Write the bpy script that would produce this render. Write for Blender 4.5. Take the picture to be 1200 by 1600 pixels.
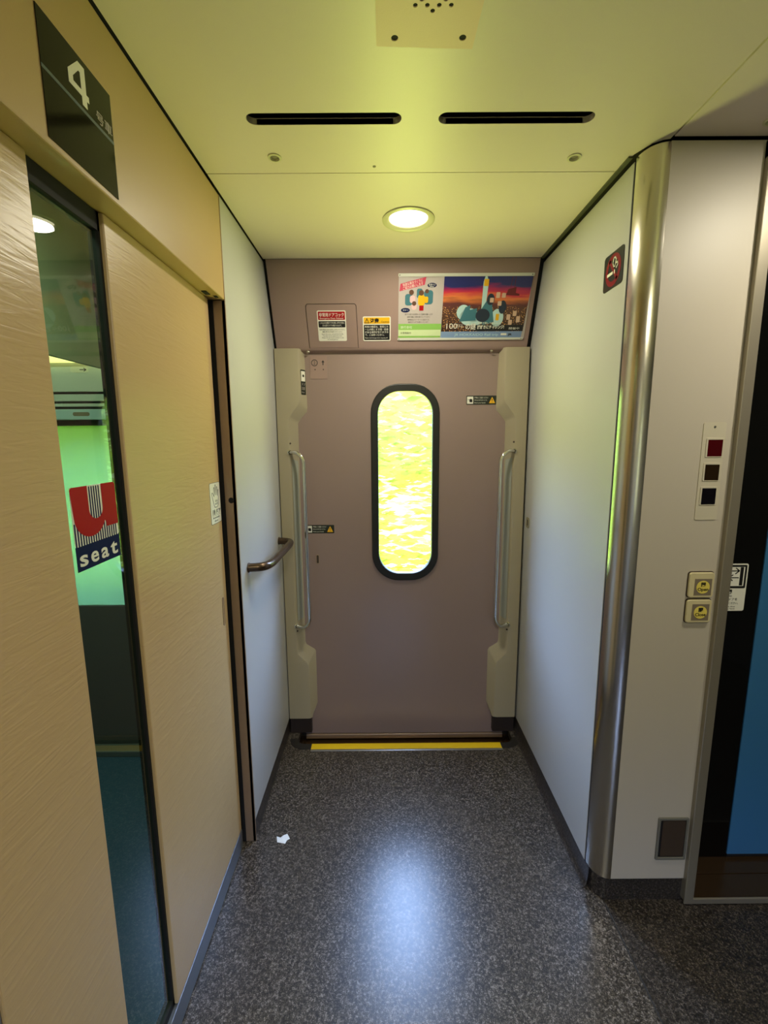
import bpy, bmesh, math, random
from mathutils import Vector, Matrix
sc = bpy.context.scene
for o in list(bpy.data.objects): bpy.data.objects.remove(o)
C = sc.collection
random.seed(7)
PI = math.pi

# ------------------------------------------------------------------ camera
cam = bpy.data.objects.new('camera', bpy.data.cameras.new('camera'))
C.objects.link(cam); sc.camera = cam
cam.data.sensor_fit = 'VERTICAL'; cam.data.sensor_height = 36; cam.data.lens = 704 / 1600 * 36
cam.data.clip_start = 0.02; cam.data.clip_end = 200
pitch, yaw, roll = 0.1572, 0.002, 0.0069
cam.matrix_world = (Matrix.Translation((0, 0, 1.45)) @ Matrix.Rotation(-yaw, 4, 'Z')
                    @ Matrix.Rotation(PI / 2 - pitch, 4, 'X') @ Matrix.Rotation(-roll, 4, 'Z'))

# ------------------------------------------------------------------ colour management
sc.view_settings.view_transform = 'Standard'; sc.view_settings.look = 'None'
sc.view_settings.gamma = 1; sc.view_settings.use_curve_mapping = False
sc.view_settings.exposure = 0.3

# ------------------------------------------------------------------ world: bluish bright sky above, meadow glow below boosted to light the interior, dim between
W = bpy.data.worlds.new('world'); sc.world = W; W.use_nodes = True
nt = W.node_tree; nt.nodes.clear()
tc = nt.nodes.new('ShaderNodeTexCoord'); sp = nt.nodes.new('ShaderNodeSeparateXYZ')
rp = nt.nodes.new('ShaderNodeValToRGB'); bg = nt.nodes.new('ShaderNodeBackground'); wo = nt.nodes.new('ShaderNodeOutputWorld')
mr = nt.nodes.new('ShaderNodeMapRange'); mr.inputs[1].default_value = -1; mr.inputs[2].default_value = 1
nt.links.new(tc.outputs['Generated'], sp.inputs[0]); nt.links.new(sp.outputs['Z'], mr.inputs[0])
nt.links.new(mr.outputs[0], rp.inputs[0]); nt.links.new(rp.outputs[0], bg.inputs[0]); nt.links.new(bg.outputs[0], wo.inputs[0])
e = rp.color_ramp.elements
e[0].position = 0.0; e[0].color = (0.50, 0.52, 0.12, 1)
e[1].position = 1.0; e[1].color = (0.36, 0.52, 1.0, 1)
for p_, c_ in ((0.30, (0.52, 0.55, 0.13, 1)), (0.38, (.030, .034, .024, 1)), (0.60, (.03, .034, .022, 1)), (0.70, (0.38, 0.54, 1.0, 1))):
    q = rp.color_ramp.elements.new(p_); q.color = c_
bg.inputs[1].default_value = 52.0

# sun on the foliage outside
sd = bpy.data.lights.new('sun', 'SUN'); sd.energy = 2.0; sd.color = (1, .95, .8); sd.angle = math.radians(1)
so = bpy.data.objects.new('sun', sd); C.objects.link(so)
so.rotation_euler = Vector((-.72, .42, -.62)).to_track_quat('-Z', 'Y').to_euler()

DOWN_W = 6.0          # watts of one ceiling downlight
SALOON_W = 14.0

def portal(name, loc, sx, sy, rot):
    l = bpy.data.lights.new(name, 'AREA'); l.shape = 'RECTANGLE'; l.size = sx; l.size_y = sy; l.energy = 1
    l.cycles.is_portal = True
    o = bpy.data.objects.new(name, l); C.objects.link(o); o.location = loc; o.rotation_euler = rot
portal('window_portal', (.104, 2.15, 1.24), .26, .88, (-PI / 2, 0, 0))
portal('rear_window_portal', (.104, -1.95, 1.24), .26, .88, (PI / 2, 0, 0))
portal('saloon_window_portal', (-1.6, 2.1, 1.12), 1.4, .82, (-PI / 2, 0, 0))

# ------------------------------------------------------------------ materials
def lin(c):
    return tuple(((v / 255) / 12.92 if v / 255 <= .04045 else ((v / 255 + .055) / 1.055) ** 2.4) for v in c) + (1,)
MATS = {}
def mat(name, rgb=None, rough=.5, metal=0.0, emit=None, estr=0, bump=None, spec=None, var=None, coat=0, aniso=0):
    if name in MATS: return MATS[name]
    m = bpy.data.materials.new(name); m.use_nodes = True; MATS[name] = m
    n = m.node_tree; b = n.nodes['Principled BSDF']
    col = lin(rgb) if rgb else (0, 0, 0, 1)
    b.inputs['Base Color'].default_value = col
    b.inputs['Roughness'].default_value = rough; b.inputs['Metallic'].default_value = metal
    if spec is not None: b.inputs['Specular IOR Level'].default_value = spec
    if coat: b.inputs['Coat Weight'].default_value = coat; b.inputs['Coat Roughness'].default_value = .12
    if aniso: b.inputs['Anisotropic'].default_value = aniso
    if emit: b.inputs['Emission Color'].default_value = lin(emit); b.inputs['Emission Strength'].default_value = estr
    t = n.nodes.new('ShaderNodeTexCoord')
    def noise(scale, detail, vec=(1, 1, 1), dist=0):
        mp = n.nodes.new('ShaderNodeMapping'); mp.inputs['Scale'].default_value = vec
        nz = n.nodes.new('ShaderNodeTexNoise'); nz.inputs['Scale'].default_value = scale; nz.inputs['Detail'].default_value = detail
        nz.inputs['Distortion'].default_value = dist
        n.links.new(t.outputs['Object'], mp.inputs[0]); n.links.new(mp.outputs[0], nz.inputs[0]); return nz
    if bump:   # (scale, strength, vec, dist)
        nz = noise(bump[0], 3, bump[2] if len(bump) > 2 else (1, 1, 1), bump[3] if len(bump) > 3 else 0)
        bp = n.nodes.new('ShaderNodeBump'); bp.inputs['Strength'].default_value = bump[1]; bp.inputs['Distance'].default_value = .002
        n.links.new(nz.outputs[0], bp.inputs['Height']); n.links.new(bp.outputs[0], b.inputs['Normal'])
    if var:    # (scale, amount)
        nz = noise(var[0], 4, var[2] if len(var) > 2 else (1, 1, 1))
        mx = n.nodes.new('ShaderNodeMix'); mx.data_type = 'RGBA'; mx.blend_type = 'MIX'
        a = tuple(max(0, c * (1 - var[1])) for c in col[:3]) + (1,); c2 = tuple(min(1, c * (1 + var[1])) for c in col[:3]) + (1,)
        mx.inputs[6].default_value = a; mx.inputs[7].default_value = c2
        n.links.new(nz.outputs[0], mx.inputs[0]); n.links.new(mx.outputs[2], b.inputs['Base Color'])
    return m

M_ceil = mat('ceiling_panel_paint', (212, 200, 190), .42, bump=(420, .05), var=(500, .03))
M_white = mat('white_melamine', (178, 178, 173), .34, bump=(300, .02), var=(3, .02))
M_greyw = mat('warm_white_laminate', (180, 171, 154), .46, bump=(350, .04))
M_door = mat('mauve_door_paint', (142, 122, 114), .28, bump=(160, .05), var=(5, .04))
M_head = mat('mauve_header_plastic', (148, 124, 114), .42, bump=(350, .05))
M_pillar = mat('putty_plastic', (160, 150, 124), .38, bump=(260, .05))
M_wood = mat('pale_maple_laminate', (188, 160, 114), .33, bump=(11, .42, (1, .9, 7), 1.0), var=(3, .04, (1, 1, 6)))
M_woodh = mat('maple_header_laminate', (178, 150, 100), .42, bump=(300, .08), var=(4, .04))
M_jamb = mat('bronze_jamb', (150, 127, 104), .35, .3, var=(60, .06))
M_steel = mat('brushed_stainless', (206, 200, 188), .20, 1.0, bump=(700, .06, (1, 1, .01)), aniso=.5)
M_frame = mat('satin_frame_steel', (150, 142, 124), .38, .55)
M_chrome = mat('polished_steel', (215, 215, 205), .12, 1.0)
M_bronze = mat('dark_bronze_tube', (88, 72, 58), .26, .75)
M_brownsteel = mat('brown_sill_steel', (104, 80, 56), .22, .8, var=(20, .1))
M_black = mat('black_gap', (8, 8, 8), .8)
M_gloss = mat('black_glossy_panel', (10, 10, 9), .08)
M_rubber = mat('black_rubber', (18, 19, 14), .45)
M_blue = mat('blue_door_laminate', (52, 108, 152), .45, bump=(600, .15), var=(500, .1))
M_skirt = mat('charcoal_skirting', (38, 36, 34), .5)
M_kick = mat('blue_grey_kick_plate', (112, 116, 120), .35, .6)
M_yellow = mat('yellow_nosing', (232, 196, 20), .5, bump=(300, .1))
M_alu = mat('aluminium', (190, 190, 185), .3, 1.0)
M_ring = mat('cream_lamp_ring', (196, 192, 160), .35)
M_lamp = mat('lamp_diffuser', (255, 255, 240), .5, emit=(255, 246, 205), estr=5)
M_patch = mat('cream_cover_plate', (222, 196, 172), .5, bump=(400, .1))
M_ink = mat('print_black', (22, 21, 20), .45)
M_dgrey = mat('print_dark_grey', (70, 70, 66), .5)
M_paper = mat('print_white', (224, 222, 206), .4)
M_red = mat('print_red', (160, 10, 22), .6, spec=.2)
M_navy = mat('print_navy', (12, 24, 66), .65, spec=.15)
M_yel = mat('print_yellow', (226, 172, 20), .4)
M_grn = mat('print_green', (132, 182, 84), .5)
M_lgrn = mat('print_pale_green', (196, 212, 160), .5)
M_pink = mat('print_pink', (190, 60, 84), .5)
M_lav = mat('print_grey_lavender', (178, 168, 162), .5)
M_teal = mat('print_teal', (60, 110, 120), .5)
M_aqua = mat('print_pale_aqua', (178, 208, 204), .5)
M_bluep = mat('print_blue_band', (120, 144, 178), .5)
M_brn = mat('print_brown', (92, 60, 40), .5)
M_cream = mat('cream_button_plastic', (196, 184, 142), .4)
M_btn = mat('grey_button_face', (118, 106, 88), .45)
M_btny = mat('yellow_button_disc', (214, 196, 90), .4)
M_redlens = mat('dark_red_lens', (62, 4, 10), .15)
M_amber = mat('dark_amber_lens', (34, 22, 10), .15)
M_dark = mat('dark_lens', (12, 10, 16), .12)
M_indpl = mat('indicator_plate_plastic', (186, 178, 156), .4)
M_hatchd = mat('dark_brown_flap', (62, 50, 40), .4)
M_scup = mat('recessed_cup_grey', (120, 112, 92), .5)
M_signblk = mat('sign_black_gloss', (20, 18, 12), .12, spec=.1)
M_signline = mat('sign_blue_grey_line', (70, 88, 92), .4)
M_darkred = mat('sign_dark_red', (120, 16, 20), .3)
M_grdark = mat('sign_dark_green', (30, 36, 28), .3)
M_sal = mat('saloon_wall_dark', (62, 66, 68), .7)
M_salf = mat('saloon_floor_carpet', (46, 74, 98), .95, spec=.1)
M_salw = mat('saloon_light_panel', (205, 212, 205), .4)
M_bulk = mat('bulkhead_grey', (150, 158, 130), .6)
M_warm = mat('warm_cove_diffuser', (255, 220, 160), .5, emit=(255, 214, 140), estr=1.6)
M_scrap = mat('white_paper_scrap', (232, 238, 240), .7)
M_reflgrey = mat('pillar_reflection_grey', (150, 152, 140), .35)

def floor_mat(name, base, fleck, dark):
    m = bpy.data.materials.new(name); m.use_nodes = True; n = m.node_tree; b = n.nodes['Principled BSDF']
    t = n.nodes.new('ShaderNodeTexCoord')
    n1 = n.nodes.new('ShaderNodeTexNoise'); n1.inputs['Scale'].default_value = 150; n1.inputs['Detail'].default_value = 2
    n2 = n.nodes.new('ShaderNodeTexNoise'); n2.inputs['Scale'].default_value = 420; n2.inputs['Detail'].default_value = 1
    r1 = n.nodes.new('ShaderNodeValToRGB')
    r1.color_ramp.elements[0].position = .38; r1.color_ramp.elements[0].color = lin(dark)
    r1.color_ramp.elements[1].position = .68; r1.color_ramp.elements[1].color = lin(fleck)
    q = r1.color_ramp.elements.new(.52); q.color = lin(base)
    ad = n.nodes.new('ShaderNodeMath'); ad.operation = 'ADD'
    ml = n.nodes.new('ShaderNodeMath'); ml.operation = 'MULTIPLY'; ml.inputs[1].default_value = .5
    for x in (n1, n2): n.links.new(t.outputs['Object'], x.inputs[0])
    n.links.new(n1.outputs[0], ad.inputs[0]); n.links.new(n2.outputs[0], ad.inputs[1]); n.links.new(ad.outputs[0], ml.inputs[0])
    n.links.new(ml.outputs[0], r1.inputs[0]); n.links.new(r1.outputs[0], b.inputs['Base Color'])
    bp = n.nodes.new('ShaderNodeBump'); bp.inputs['Strength'].default_value = .25; bp.inputs['Distance'].default_value = .001
    n.links.new(ml.outputs[0], bp.inputs['Height']); n.links.new(bp.outputs[0], b.inputs['Normal'])
    b.inputs['Roughness'].default_value = .28
    b.inputs['Specular IOR Level'].default_value = .45
    return m
M_floor = floor_mat('speckled_vinyl', (64, 58, 50), (138, 130, 121), (24, 22, 20))
M_floor2 = floor_mat('speckled_vinyl_dark', (50, 45, 40), (100, 92, 84), (22, 20, 18))  # darker mix of the same floor speckle

def glass_mat(name, tint, refl=1.0):
    m = bpy.data.materials.new(name); m.use_nodes = True; n = m.node_tree; n.nodes.clear()
    o = n.nodes.new('ShaderNodeOutputMaterial'); mx = n.nodes.new('ShaderNodeMixShader')
    tr = n.nodes.new('ShaderNodeBsdfTransparent'); tr.inputs[0].default_value = tint
    gl = n.nodes.new('ShaderNodeBsdfGlossy'); gl.inputs['Roughness'].default_value = .01
    fr = n.nodes.new('ShaderNodeFresnel'); fr.inputs[0].default_value = 1.5
    ge = n.nodes.new('ShaderNodeNewGeometry'); inv = n.nodes.new('ShaderNodeMath'); inv.operation = 'SUBTRACT'; inv.inputs[0].default_value = 1
    ml = n.nodes.new('ShaderNodeMath'); ml.operation = 'MULTIPLY'
    n.links.new(ge.outputs['Backfacing'], inv.inputs[1]); n.links.new(inv.outputs[0], ml.inputs[0]); n.links.new(fr.outputs[0], ml.inputs[1])
    n.links.new(ml.outputs[0], mx.inputs[0]); n.links.new(tr.outputs[0], mx.inputs[1]); n.links.new(gl.outputs[0], mx.inputs[2])
    n.links.new(mx.outputs[0], o.inputs[0]); return m
M_glassg = glass_mat('green_tinted_glass', (.72, .93, .80, 1))
M_glass = glass_mat('clear_glass', (.95, .98, .95, 1))

# artwork of the poster: a sunset sky over a town of lights
def art_mat():
    m = bpy.data.materials.new('poster_artwork'); m.use_nodes = True; n = m.node_tree; b = n.nodes['Principled BSDF']
    b.inputs['Roughness'].default_value = .35
    t = n.nodes.new('ShaderNodeTexCoord'); s = n.nodes.new('ShaderNodeSeparateXYZ'); am = n.nodes.new('ShaderNodeMapping'); am.inputs['Scale'].default_value = (1 / .364, 1, 1 / .195); am.inputs['Location'].default_value = (.085 / .364, 0, -.031 / .195)
    n.links.new(t.outputs['Object'], am.inputs[0]); n.links.new(am.outputs[0], s.inputs[0])
    nz = n.nodes.new('ShaderNodeTexNoise'); nz.inputs['Scale'].default_value = 3.0; nz.inputs['Detail'].default_value = 5
    mp = n.nodes.new('ShaderNodeMapping'); mp.inputs['Scale'].default_value = (.9, 1, 3.5)
    n.links.new(am.outputs[0], mp.inputs[0]); n.links.new(mp.outputs[0], nz.inputs[0])
    a = n.nodes.new('ShaderNodeMath'); a.operation = 'MULTIPLY_ADD'; a.inputs[1].default_value = .30
    n.links.new(nz.outputs[0], a.inputs[0]); n.links.new(s.outputs['Z'], a.inputs[2])
    r = n.nodes.new('ShaderNodeValToRGB'); n.links.new(a.outputs[0], r.inputs[0])
    el = r.color_ramp.elements
    el[0].position = 0; el[0].color = lin((40, 26, 20)); el[1].position = 1.0; el[1].color = lin((40, 44, 100))
    for p_, c_ in ((.52, (84, 56, 40)), (.66, (96, 50, 48)), (.76, (214, 120, 60)), (.84, (196, 50, 66)), (.93, (150, 36, 84))):
        k = el.new(min(p_, 1)); k.color = lin(c_)
    v = n.nodes.new('ShaderNodeTexVoronoi'); v.inputs['Scale'].default_value = 34
    mp2 = n.nodes.new('ShaderNodeMapping'); mp2.inputs['Scale'].default_value = (1.6, 1, 1.1)
    n.links.new(am.outputs[0], mp2.inputs[0]); n.links.new(mp2.outputs[0], v.inputs[0])
    lt = n.nodes.new('ShaderNodeMath'); lt.operation = 'LESS_THAN'; lt.inputs[1].default_value = .28; n.links.new(v.outputs[0], lt.inputs[0])
    lz = n.nodes.new('ShaderNodeMath'); lz.operation = 'LESS_THAN'; lz.inputs[1].default_value = .46; n.links.new(s.outputs['Z'], lz.inputs[0])
    mu = n.nodes.new('ShaderNodeMath'); mu.operation = 'MULTIPLY'; n.links.new(lt.outputs[0], mu.inputs[0]); n.links.new(lz.outputs[0], mu.inputs[1])
    mx = n.nodes.new('ShaderNodeMix'); mx.data_type = 'RGBA'; mx.inputs[7].default_value = lin((214, 160, 96))
    n.links.new(mu.outputs[0], mx.inputs[0]); n.links.new(r.outputs[0], mx.inputs[6]); n.links.new(mx.outputs[2], b.inputs['Base Color'])
    return m
M_art = art_mat()

# ------------------------------------------------------------------ object helpers
ROOT = {}
def root_loc(o):
    while o.parent: o = o.parent
    return ROOT.get(o.name, Vector())
def finish(name, me, m, parent=None, smooth=None):
    me.name = name
    if m is not None:
        me.materials.clear(); me.materials.append(m)
    o = bpy.data.objects.new(name, me); C.objects.link(o)
    if parent is None:
        xs = [v.co for v in me.vertices]
        c = Vector(((min(v.x for v in xs) + max(v.x for v in xs)) / 2, (min(v.y for v in xs) + max(v.y for v in xs)) / 2, min(v.z for v in xs)))
        me.transform(Matrix.Translation(-c)); o.location = c; ROOT[o.name] = c
    else:
        me.transform(Matrix.Translation(-root_loc(parent))); o.parent = parent
    if smooth is not None:
        for p in me.polygons: p.use_smooth = True
        try:
            me.set_sharp_from_angle(angle=math.radians(smooth))
        except Exception: pass
    return o
def tag(o, label, cat, group=None, kind=None):
    o['label'] = label; o['category'] = cat
    if group: o['group'] = group
    if kind: o['kind'] = kind
    return o
def thing(name, label, cat, loc, group=None, kind=None):
    o = bpy.data.objects.new(name, None); C.objects.link(o); o.location = loc; o.empty_display_size = .05
    ROOT[o.name] = Vector(loc); return tag(o, label, cat, group, kind)
def newmesh(): return bpy.data.meshes.new('m')
def boxes(lst, bev=0, seg=2):
    """list of (x0,x1,y0,y1,z0,z1) in one mesh"""
    bm = bmesh.new()
    for x0, x1, y0, y1, z0, z1 in lst:
        r = bmesh.ops.create_cube(bm, size=1, matrix=Matrix.Translation(((x0 + x1) / 2, (y0 + y1) / 2, (z0 + z1) / 2)) @ Matrix.Diagonal((abs(x1 - x0), abs(y1 - y0), abs(z1 - z0), 1)))
    if bev: bmesh.ops.bevel(bm, geom=bm.edges[:], offset=bev, segments=seg, affect='EDGES', profile=.5)
    me = newmesh(); bm.to_mesh(me); bm.free(); return me
def curve_mesh(cu):
    o = bpy.data.objects.new('t', cu); C.objects.link(o)
    bpy.context.view_layer.update()
    dg = bpy.context.evaluated_depsgraph_get()
    me = bpy.data.meshes.new_from_object(o.evaluated_get(dg), depsgraph=dg)
    bpy.data.objects.remove(o); bpy.data.curves.remove(cu)
    return me
def plate(loops, d=.001, bev=0):
    """outline with holes, front face at local z = d, back at 0"""
    cu = bpy.data.curves.new('c', 'CURVE'); cu.dimensions = '2D'; cu.fill_mode = 'BOTH'; cu.extrude = max(d / 2 - bev, 1e-5)
    cu.bevel_depth = bev; cu.bevel_resolution = 2; cu.offset = -bev
    for L_ in loops:
        s = cu.splines.new('POLY'); s.points.add(len(L_) - 1)
        for p, q in zip(s.points, L_): p.co = (q[0], q[1], 0, 1)
        s.use_cyclic_u = True
    me = curve_mesh(cu); me.transform(Matrix.Translation((0, 0, d / 2))); return me
def rrect(x0, x1, y0, y1, r=0, n=8):
    if r <= 0: return [(x0, y0), (x1, y0), (x1, y1), (x0, y1)]
    pts = []
    for cx, cy, a0 in ((x1 - r, y0 + r, -90), (x1 - r, y1 - r, 0), (x0 + r, y1 - r, 90), (x0 + r, y0 + r, 180)):
        for k in range(n + 1):
            a = math.radians(a0 + 90 * k / n); pts.append((cx + r * math.cos(a), cy + r * math.sin(a)))
    return pts
def circ(cx, cy, r, n=24, ry=None):
    return [(cx + r * math.cos(2 * PI * k / n), cy + (ry or r) * math.sin(2 * PI * k / n)) for k in range(n)]
def text(body, x, y, size, w=None, align='LEFT', d=.0003, bold=0):
    cu = bpy.data.curves.new('t', 'FONT'); cu.body = body; cu.size = size; cu.align_x = align; cu.align_y = 'BOTTOM_BASELINE'
    cu.extrude = d / 2; cu.offset = bold; cu.resolution_u = 3
    me = curve_mesh(cu)
    if len(me.vertices) and w:
        xs = [v.co.x for v in me.vertices]; cw = max(xs) - min(xs)
        me.transform(Matrix.Diagonal((w / cw, 1, 1, 1)))
    me.transform(Matrix.Translation((x, y, d / 2))); return me
def join(meshes):
    bm = bmesh.new()
    for me in meshes: bm.from_mesh(me)
    me = newmesh(); bm.to_mesh(me); bm.free(); return me
def stroke(pts, w, d=.0003, closed=False):
    """flat polyline of width w"""
    out = []
    P_ = [Vector(p) for p in pts]
    if closed: P_.append(P_[0])
    for a, b in zip(P_[:-1], P_[1:]):
        t = (b - a).normalized() * (w * .35); n = Vector((-(b - a).y, (b - a).x)).normalized() * w / 2
        a2, b2 = a - t, b + t
        out.append(plate([[tuple(a2 + n), tuple(a2 - n), tuple(b2 - n), tuple(b2 + n)]], d))
    return join(out)
class Fr:
    """a surface frame: origin, right, up; local z is the surface normal towards the viewer"""
    def __init__(s, o, r, u):
        r = Vector(r).normalized(); u = Vector(u).normalized(); n = r.cross(u)
        s.m = Matrix(((r.x, u.x, n.x, o[0]), (r.y, u.y, n.y, o[1]), (r.z, u.z, n.z, o[2]), (0, 0, 0, 1)))
    def put(s, me, lift=0):
        me.transform(s.m @ Matrix.Translation((0, 0, lift))); return me
    def at(s, x, y, z=0): return s.m @ Vector((x, y, z))
def tube(pts, r, n=16, closed_ends=True, fillet=0, fn=8):
    P_ = [Vector(p) for p in pts]
    if fillet:
        Q = [P_[0]]
        for i in range(1, len(P_) - 1):
            a, b, c = P_[i - 1], P_[i], P_[i + 1]
            f = min(fillet, (a - b).length * .49, (c - b).length * .49)
            s_, e_ = b + (a - b).normalized() * f, b + (c - b).normalized() * f
            for k in range(fn + 1):
                t = k / fn; Q.append(s_.lerp(b, t).lerp(b.lerp(e_, t), t))
        Q.append(P_[-1]); P_ = Q
    bm = bmesh.new(); rings = []; up = None
    for i, p in enumerate(P_):
        d = (P_[min(i + 1, len(P_) - 1)] - P_[max(i - 1, 0)]).normalized()
        if up is None: up = d.orthogonal().normalized()
        up = (up - d * up.dot(d)).normalized(); s_ = d.cross(up)
        rings.append([bm.verts.new(p + (up * math.cos(2 * PI * k / n) + s_ * math.sin(2 * PI * k / n)) * r) for k in range(n)])
    for a, b in zip(rings[:-1], rings[1:]):
        for k in range(n): bm.faces.new((a[k], a[(k + 1) % n], b[(k + 1) % n], b[k]))
    if closed_ends: bm.faces.new(rings[0][::-1]); bm.faces.new(rings[-1])
    bmesh.ops.recalc_face_normals(bm, faces=bm.faces[:])
    me = newmesh(); bm.to_mesh(me); bm.free(); return me
def lathe(prof, origin, axis=(0, 0, 1), n=40):
    """prof: (radius, height) along axis"""
    q = Vector(axis).to_track_quat('Z', 'Y').to_matrix().to_4x4(); bm = bmesh.new(); rings = []
    for r, h in prof:
        rings.append([bm.verts.new((max(r, 1e-5) * math.cos(2 * PI * k / n), max(r, 1e-5) * math.sin(2 * PI * k / n), h)) for k in range(n)])
    for a, b in zip(rings[:-1], rings[1:]):
        for k in range(n): bm.faces.new((a[k], a[(k + 1) % n], b[(k + 1) % n], b[k]))
    bmesh.ops.recalc_face_normals(bm, faces=bm.faces[:])
    me = newmesh(); bm.to_mesh(me); bm.free(); me.transform(Matrix.Translation(origin) @ q); return me
def grid_mesh(rows):
    bm = bmesh.new(); V = [[bm.verts.new(p) for p in r] for r in rows]
    for a, b in zip(V[:-1], V[1:]):
        for k in range(len(a) - 1):
            bm.faces.new((a[k], a[k + 1], b[k + 1], b[k]))
    bmesh.ops.recalc_face_normals(bm, faces=bm.faces[:]); me = newmesh(); bm.to_mesh(me); bm.free(); return me
def structure(name, me, m, label, cat, smooth=None):
    return tag(finish(name, me, m, None, smooth), label, cat, None, 'structure')

# ------------------------------------------------------------------ measures of the vestibule (metres)
L, R, H, ZB = -.475, .657, 2.17, .083
YJ, YR, YC, XC, DX = 1.45, 1.278, 1.217, .7065, -.517
YP, YD = 2.055, 2.095            # pillar fronts, outer door plane
XE = 2.3                         # far right end of the corridor
YB = -1.95                       # wall behind the camera

# floor with the sunken door step
fl = [(L - .05, YB), (.690, YB), (.690, 1.26), (R + .02, 1.30), (R + .02, 2.14), (.625, 2.14), (.625, 2.02)]
fl += [(.585 + .04 * math.cos(a), 2.02 + .04 * math.sin(a)) for a in [-k * PI / 16 for k in range(1, 9)]]
fl += [(-.385 - .04 * math.sin(a), 2.02 - .04 * math.cos(a)) for a in [k * PI / 16 for k in range(0, 9)]]
fl += [(-.425, 2.14), (L - .05, 2.14)]
F_floor = Fr((0, 0, -.03), (1, 0, 0), (0, 1, 0))
structure('floor', F_floor.put(plate([fl], .03)), M_floor, 'dark grey speckled vinyl floor running to the outer door', 'floor')
structure('floor', F_floor.put(plate([rrect(.6945, XE, YB, 1.24)], .03)), M_floor2, 'darker speckled vinyl floor sheet right of the seam, before the steel-framed opening', 'floor')
structure('trim_1', boxes([(.690, .6945, YB, 1.235, -.03, -.002)]), M_skirt, 'dark seam strip between the two floor sheets', 'trim')
structure('floor', boxes([(-4.2, L - .05, .2, 2.13, -.03, 0)]), M_salf, 'blue saloon carpet seen at the foot of the glass strip', 'floor')
# sunken step and threshold
structure('trim_2', boxes([(-.44, .64, 1.97, 2.14, -.09, -.06)]), M_brownsteel, 'dark metal sill sunk in front of the outer door', 'trim')
t = thing('threshold_nosing', 'yellow threshold nosing strip along the foot of the mauve outer door', 'threshold strip', (.104, 1.95, 0))
finish('tread_strip', boxes([(-.352, .558, 1.940, 1.979, -.004, .0035)], .001), M_yellow, t)
finish('metal_edge', boxes([(-.352, .560, 1.930, 1.940, -.004, .0030)], .001), M_alu, t)
for sx, c0 in ((-1, -.385), (1, .585)):
    a0 = [(c0 + sx * .078 * math.sin(a), 2.02 - .078 * math.cos(a)) for a in [k * PI / 16 for k in range(0, 9)]]
    a1 = [(c0 + sx * .04 * math.sin(a), 2.02 - .04 * math.cos(a)) for a in [k * PI / 16 for k in range(8, -1, -1)]]
    ex = [(-.352, 1.98), (-.352, 1.942)] if sx < 0 else [(.558, 1.98), (.558, 1.942)]
    lp = ex[::1] + a0 + a1
    finish('corner_trim', Fr((0, 0, -.001), (1, 0, 0), (0, 1, 0)).put(plate([lp], .003)), M_skirt, t)

# ceiling: two main panels and the corridor panel, a dark void behind the joints
F_c = Fr((0, 0, H), (1, 0, 0), (0, -1, 0))      # local y = -world y
def crect(x0, x1, y0, y1, r=0): return rrect(x0, x1, -y1, -y0, r)
slots = [crect(-.303, .048, 1.128, 1.166, .0185), crect(.132, .485, 1.128, 1.166, .0185)]
holes_b = slots + [circ(-.272, -1.286, .012), circ(.501, -1.293, .012)]
cb = [(L + .0025, 2.2), (.705, 2.2), (.705, -1.222), (.69, -1.226), (.672, -1.240), (.660, -1.262), (.650, -1.283), (.650, -1.355), (L + .0025, -1.355)]
def ceil_plate(loops, lip=.014):
    return F_c.put(plate(loops, lip), -lip)
structure('ceiling', ceil_plate([[(x, y) for x, y in cb]] + holes_b), M_ceil, 'cream ceiling panel with the two air slots', 'ceiling')
structure('ceiling', ceil_plate([crect(L + .0025, .640, 1.3575, 1.938), circ(.0905, -1.620, .079, 40)]), M_ceil, 'cream ceiling panel around the round lamp above the outer door', 'ceiling')
structure('ceiling', ceil_plate([[(.7095, 2.2), (XE, 2.2), (XE, -1.213), (.7095, -1.213)], circ(1.12, -.78, .079, 40), circ(.900, -1.160, .012)]), M_ceil, 'pinkish white ceiling panel over the corridor to the right', 'ceiling')
structure('ceiling', boxes([(-4.2, XE + .1, -2.2, 2.2, H + .06, H + .12)]), M_black, 'dark ceiling void behind the panel joints', 'ceiling')
# recessed dark gutter at the right wall / ceiling joint
structure('trim_3', boxes([(.640, .652, 1.29, 1.938, H - .004, H + .03)]), mat('olive_gasket', (62, 64, 40), .4), 'olive gasket between ceiling and right wall panel', 'trim')

# air slots
for i, (x0, x1) in enumerate(((-.303, .048), (.132, .485))):
    t = thing('air_vent', ('left' if i == 0 else 'right') + ' black rounded air slot in the cream ceiling, ' + ('nearer the maple door' if i == 0 else 'nearer the steel corner post'), 'vent', ((x0 + x1) / 2, 1.147, H), 'air slots in the ceiling')
    finish('slot_box', F_c.put(plate([crect(x0 - .004, x1 + .004, 1.124, 1.170, .022)], .003), -.052), M_black, t)
    o_ = crect(x0 - .002, x1 + .002, 1.126, 1.168, .0195); i_ = crect(x0, x1, 1.128, 1.166, .0185)
    finish('slot_rim', F_c.put(plate([o_, i_], .012), -.0125), M_ceil, t)
# screws
for x, y, lab in ((-.272, 1.286, 'small recessed screw cup in the ceiling below the left air slot'), (.501, 1.293, 'small recessed screw cup in the ceiling below the right air slot'), (.900, 1.160, 'small recessed screw cup in the corridor ceiling at the right edge')):
    t = thing('ceiling_screw', lab, 'screw', (x, y, H), 'screw cups in the ceiling')
    finish('cup', lathe([(.0175, 0), (.0175, .002), (.0125, .003), (.0105, -.006), (0, -.006)], (x, y, H), (0, 0, -1), 24), M_ring, t, 40)
    finish('screw_head', lathe([(0, -.001), (.008, -.0015), (.009, -.0055)], (x, y, H), (0, 0, -1), 20), M_scup, t, 40)
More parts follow.
